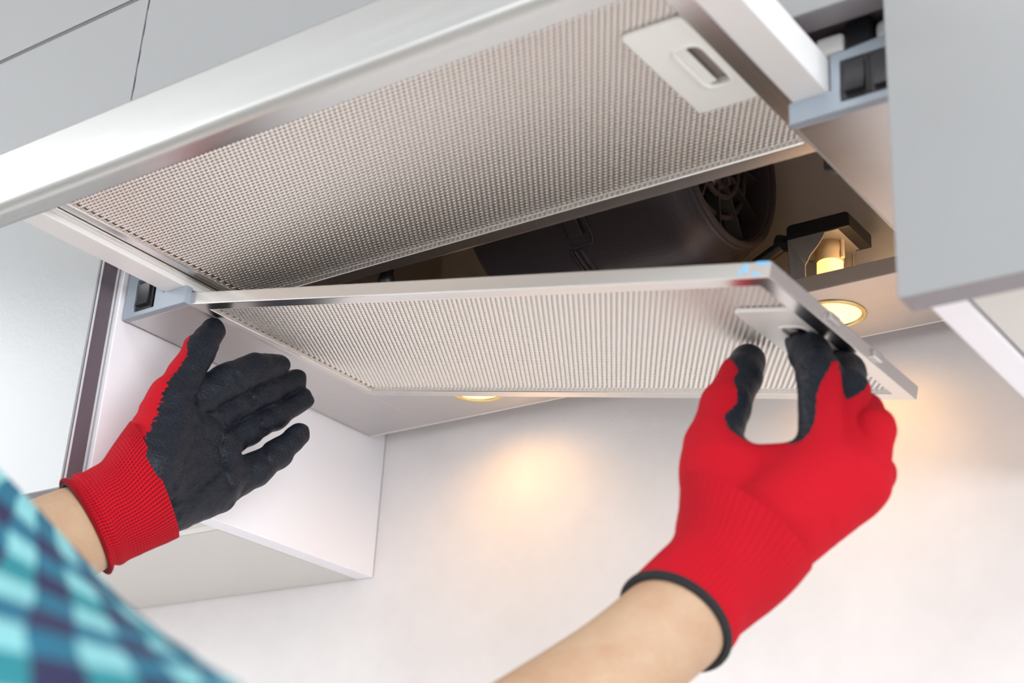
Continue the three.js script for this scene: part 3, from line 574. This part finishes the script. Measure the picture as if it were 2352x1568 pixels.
function readBones(rows) { return rows.map(([a, b, ra, rb, g, n = 1, tip = 0]) => ({ a, b, ra: ra / 1000, rb: rb / 1000, g, n, tip })); }
function makeGlove(rows, palmar, threshold, jag, wrinkle, uvAxes) {
  const bones = readBones(rows), S = handSurface(bones, 0.0016, wrinkle);
  const side = S.P.map((p) => {                                   // > 0 rubber coating, < 0 bare knit
    let ws = 0, gs = 0;
    for (const b of bones) { const [d, dx, dy, dz, t] = capsuleAt(p, b); if (d > 0.02) continue; const w = Math.exp(-d / 0.0045), r = b.ra + (b.rb - b.ra) * t; ws += w; gs += w * (dot([dx, dy, dz], palmar[b.n]) / r + (b.tip ? 1.2 : 0) - threshold[b.n]); }
    return gs / (ws || 1) + jag * (ripple(p, 900, 1) + ripple(p, 2100, 2));
  });
  const glove = put(new THREE.Group(), 'glove', person), uvOf = (p) => [dot(p, uvAxes[0]), dot(p, uvAxes[1])];
  mesh('knit', part(S, side, -1, uvOf), M.red, glove);
  mesh('rubber_coating', part(S, side, 1, uvOf), M.rubber, glove);
  return glove;
}
// sleeve-like loft through rings [centre, major axis, minor axis]
function loft(rings, { seg = 64, sub = 6, swell = () => 0, uvr = 0, uvv = 1, from = 0, to = 1, grow = 0 } = {}) {
  const c = [0, 1, 2].map((k) => new THREE.CatmullRomCurve3(rings.map((r) => V(...r[k])))), n = (rings.length - 1) * sub, pos = [], uv = [], idx = [];
  let len = 0, prev = null, girth = uvr;
  for (let j = 0; j <= n; j++) {
    const t = from + (to - from) * j / n, C = c[0].getPoint(t), A = c[1].getPoint(t), B = c[2].getPoint(t);
    if (prev) len += C.distanceTo(prev); prev = C; girth ||= Math.PI * (A.length() + B.length());
    for (let i = 0; i <= seg; i++) { const a = i / seg * Math.PI * 2, d = A.clone().multiplyScalar(Math.cos(a)).addScaledVector(B, Math.sin(a)), l = d.length(); d.multiplyScalar(1 + (grow + swell(a, t)) / l); pos.push(C.x + d.x, C.y + d.y, C.z + d.z); uv.push(i / seg * girth, len * uvv); }
  }
  for (let j = 0; j < n; j++) for (let i = 0; i < seg; i++) { const a = j * (seg + 1) + i, b = a + 1, q = a + seg + 1; idx.push(a, b, q, b, q + 1, q); }
  const g = new THREE.BufferGeometry(); g.setAttribute('position', new THREE.Float32BufferAttribute(pos, 3)); g.setAttribute('uv', new THREE.Float32BufferAttribute(uv, 2)); g.setIndex(idx); g.computeVertexNormals();
  const N = g.attributes.normal; for (let j = 0; j <= n; j++) { const a = j * (seg + 1), b = a + seg, m = V(N.getX(a) + N.getX(b), N.getY(a) + N.getY(b), N.getZ(a) + N.getZ(b)).normalize(); N.setXYZ(a, m.x, m.y, m.z); N.setXYZ(b, m.x, m.y, m.z); }
  return g;
}
const hemCurve = (r, grow = 0, n = 48) => { const [C, A, B] = r.map((v) => V(...v)), pts = []; for (let i = 0; i < n; i++) { const a = i / n * Math.PI * 2, d = A.clone().multiplyScalar(Math.cos(a)).addScaledVector(B, Math.sin(a)); d.multiplyScalar(1 + grow / d.length()); pts.push(C.clone().add(d).toArray()); } return pts; };
const camRight = [0.812, 0.0555, -0.581], away = [-0.5523, 0.3947, -0.7343], mix = (a, s, b, t) => { const v = a.map((x, i) => x * s + b[i] * t), l = Math.hypot(...v); return v.map((x) => x / l); };
function creaseField(lines, normal, depth, sigma) {
  const u = mix([0, 1, 0], 1, normal, -normal[1]), v = [normal[1] * u[2] - normal[2] * u[1], normal[2] * u[0] - normal[0] * u[2], normal[0] * u[1] - normal[1] * u[0]];
  const flat = lines.map((l) => l.map((p) => [dot(p, u), dot(p, v)]));
  return (p) => {
    const x = dot(p, u), y = dot(p, v); let best = 1;
    for (const l of flat) for (let i = 0; i < l.length - 1; i++) {
      const [ax, ay] = l[i], [bx, by] = l[i + 1], dx = bx - ax, dy = by - ay, t = Math.max(0, Math.min(1, ((x - ax) * dx + (y - ay) * dy) / (dx * dx + dy * dy)));
      best = Math.min(best, Math.hypot(x - ax - dx * t, y - ay - dy * t));
    }
    return depth * Math.exp(-((best / sigma) ** 2));
  };
}
const creases = (p) => 0.0006 * Math.sin(p[1] * 420 + p[2] * 260 + 3 * Math.sin(p[2] * 90)) * Math.sin(p[1] * 90 - p[2] * 130) ** 2;
{ // left hand, palm open towards the viewer
  const view = [0.62, -0.43, 0.66], folds = creaseField(LEFT_CREASES, view, 0.0017, 0.0021);
  const n1 = mix([1, 0, 0], 1, [0, -0.35, 0.2], 1), n2 = mix([1, 0, 0], 0.9, [0, -0.25, -0.75], 1);
  const gl = makeGlove(LEFT_BONES, { 1: n1, 2: n2 }, { 1: -0.75, 2: -0.12 }, 0.13, (p) => creases(p) + folds(p), [[0.1, 0.55, -0.83], [0.05, 0.83, 0.55]]);
  gl.userData.label = 'glove on the open left hand, black rubber palm showing';
  mesh('cuff', loft(LEFT_CUFF, { seg: 72, sub: 6, swell: (a, t) => 0.0011 * Math.sin(a * 3 + t * 9) * (1 - t) + 0.0022 * Math.exp(-(((t - 0.30) / 0.05) ** 2)) * Math.max(0, Math.cos(a + 0.25)) - 0.0028 * Math.exp(-(((t - 0.16) / 0.08) ** 2)) }), M.cuff, gl);
  mesh('hem', tube(hemCurve(LEFT_CUFF[0], -0.0007), 0.0013, 120, 10, true), M.cuff, gl);
  mesh('hem_lining', loft(LEFT_CUFF, { from: 0, to: 0.25, sub: 2, grow: -0.0044 }), M.trim, gl);
  mesh('hem_binding', tube(hemCurve([LEFT_CUFF[0][0].map((v, i) => v + [0.001, 0.0002, 0.0022][i] * -0.2), ...LEFT_CUFF[0].slice(1)], -0.0026), 0.0013, 120, 8, true), M.trim, gl);
  mesh('forearm', loft(LEFT_FOREARM, { seg: 48, sub: 8 }), M.skin, person);
}
{ // right hand seen from the back, fingers hooked into the handle slot
  const nP = away, nT = mix(camRight, 0.9, away, 0.5), nI = mix(camRight, -0.75, away, 0.62), nM = mix(camRight, -0.95, away, 0.35);
  const rows = RIGHT_BONES.map((r) => { const q = [...r]; if (q[4] === 'index') q[5] = 3; if (q[4] === 'middle') q[5] = 4; return q; });
  for (const f of ['index', 'middle']) { const k = rows.findIndex((r) => r[4] === f) + 1; rows[k][6] = 1; }
  const gl = makeGlove(rows, { 1: nP, 2: nT, 3: nI, 4: nM }, { 1: 0.25, 2: -0.05, 3: -0.10, 4: -0.5 }, 0.05, (p) => 0.5 * creases(p) * 0.5, [[0.55, 0.6, -0.58], [0.81, -0.2, -0.3]]);
  gl.userData.label = 'glove on the right hand, red knit back showing';
  mesh('cuff', loft(RIGHT_CUFF, { seg: 72, sub: 6, grow: 0.0012, swell: (a, t) => 0.0006 * Math.sin(a * 3 + t * 7) }), M.rib, gl);
  mesh('hem', tube(hemCurve(RIGHT_CUFF[0]), 0.0026, 120, 12, true), M.trim, gl);
  mesh('forearm', loft(RIGHT_FOREARM, { seg: 48, sub: 8 }), M.skin, person);
}
mesh('shirt_sleeve', loft(SLEEVE, { seg: 120, sub: 14, uvr: 0.27, uvv: 0.55, swell: (a, t) => 0.0022 * Math.sin(a * 5 + t * 16) * Math.sin(t * 24 + a * 2) + 0.0012 * Math.sin(a * 11 - t * 30) }), M.shirt, person);

renderer.render(scene, camera);
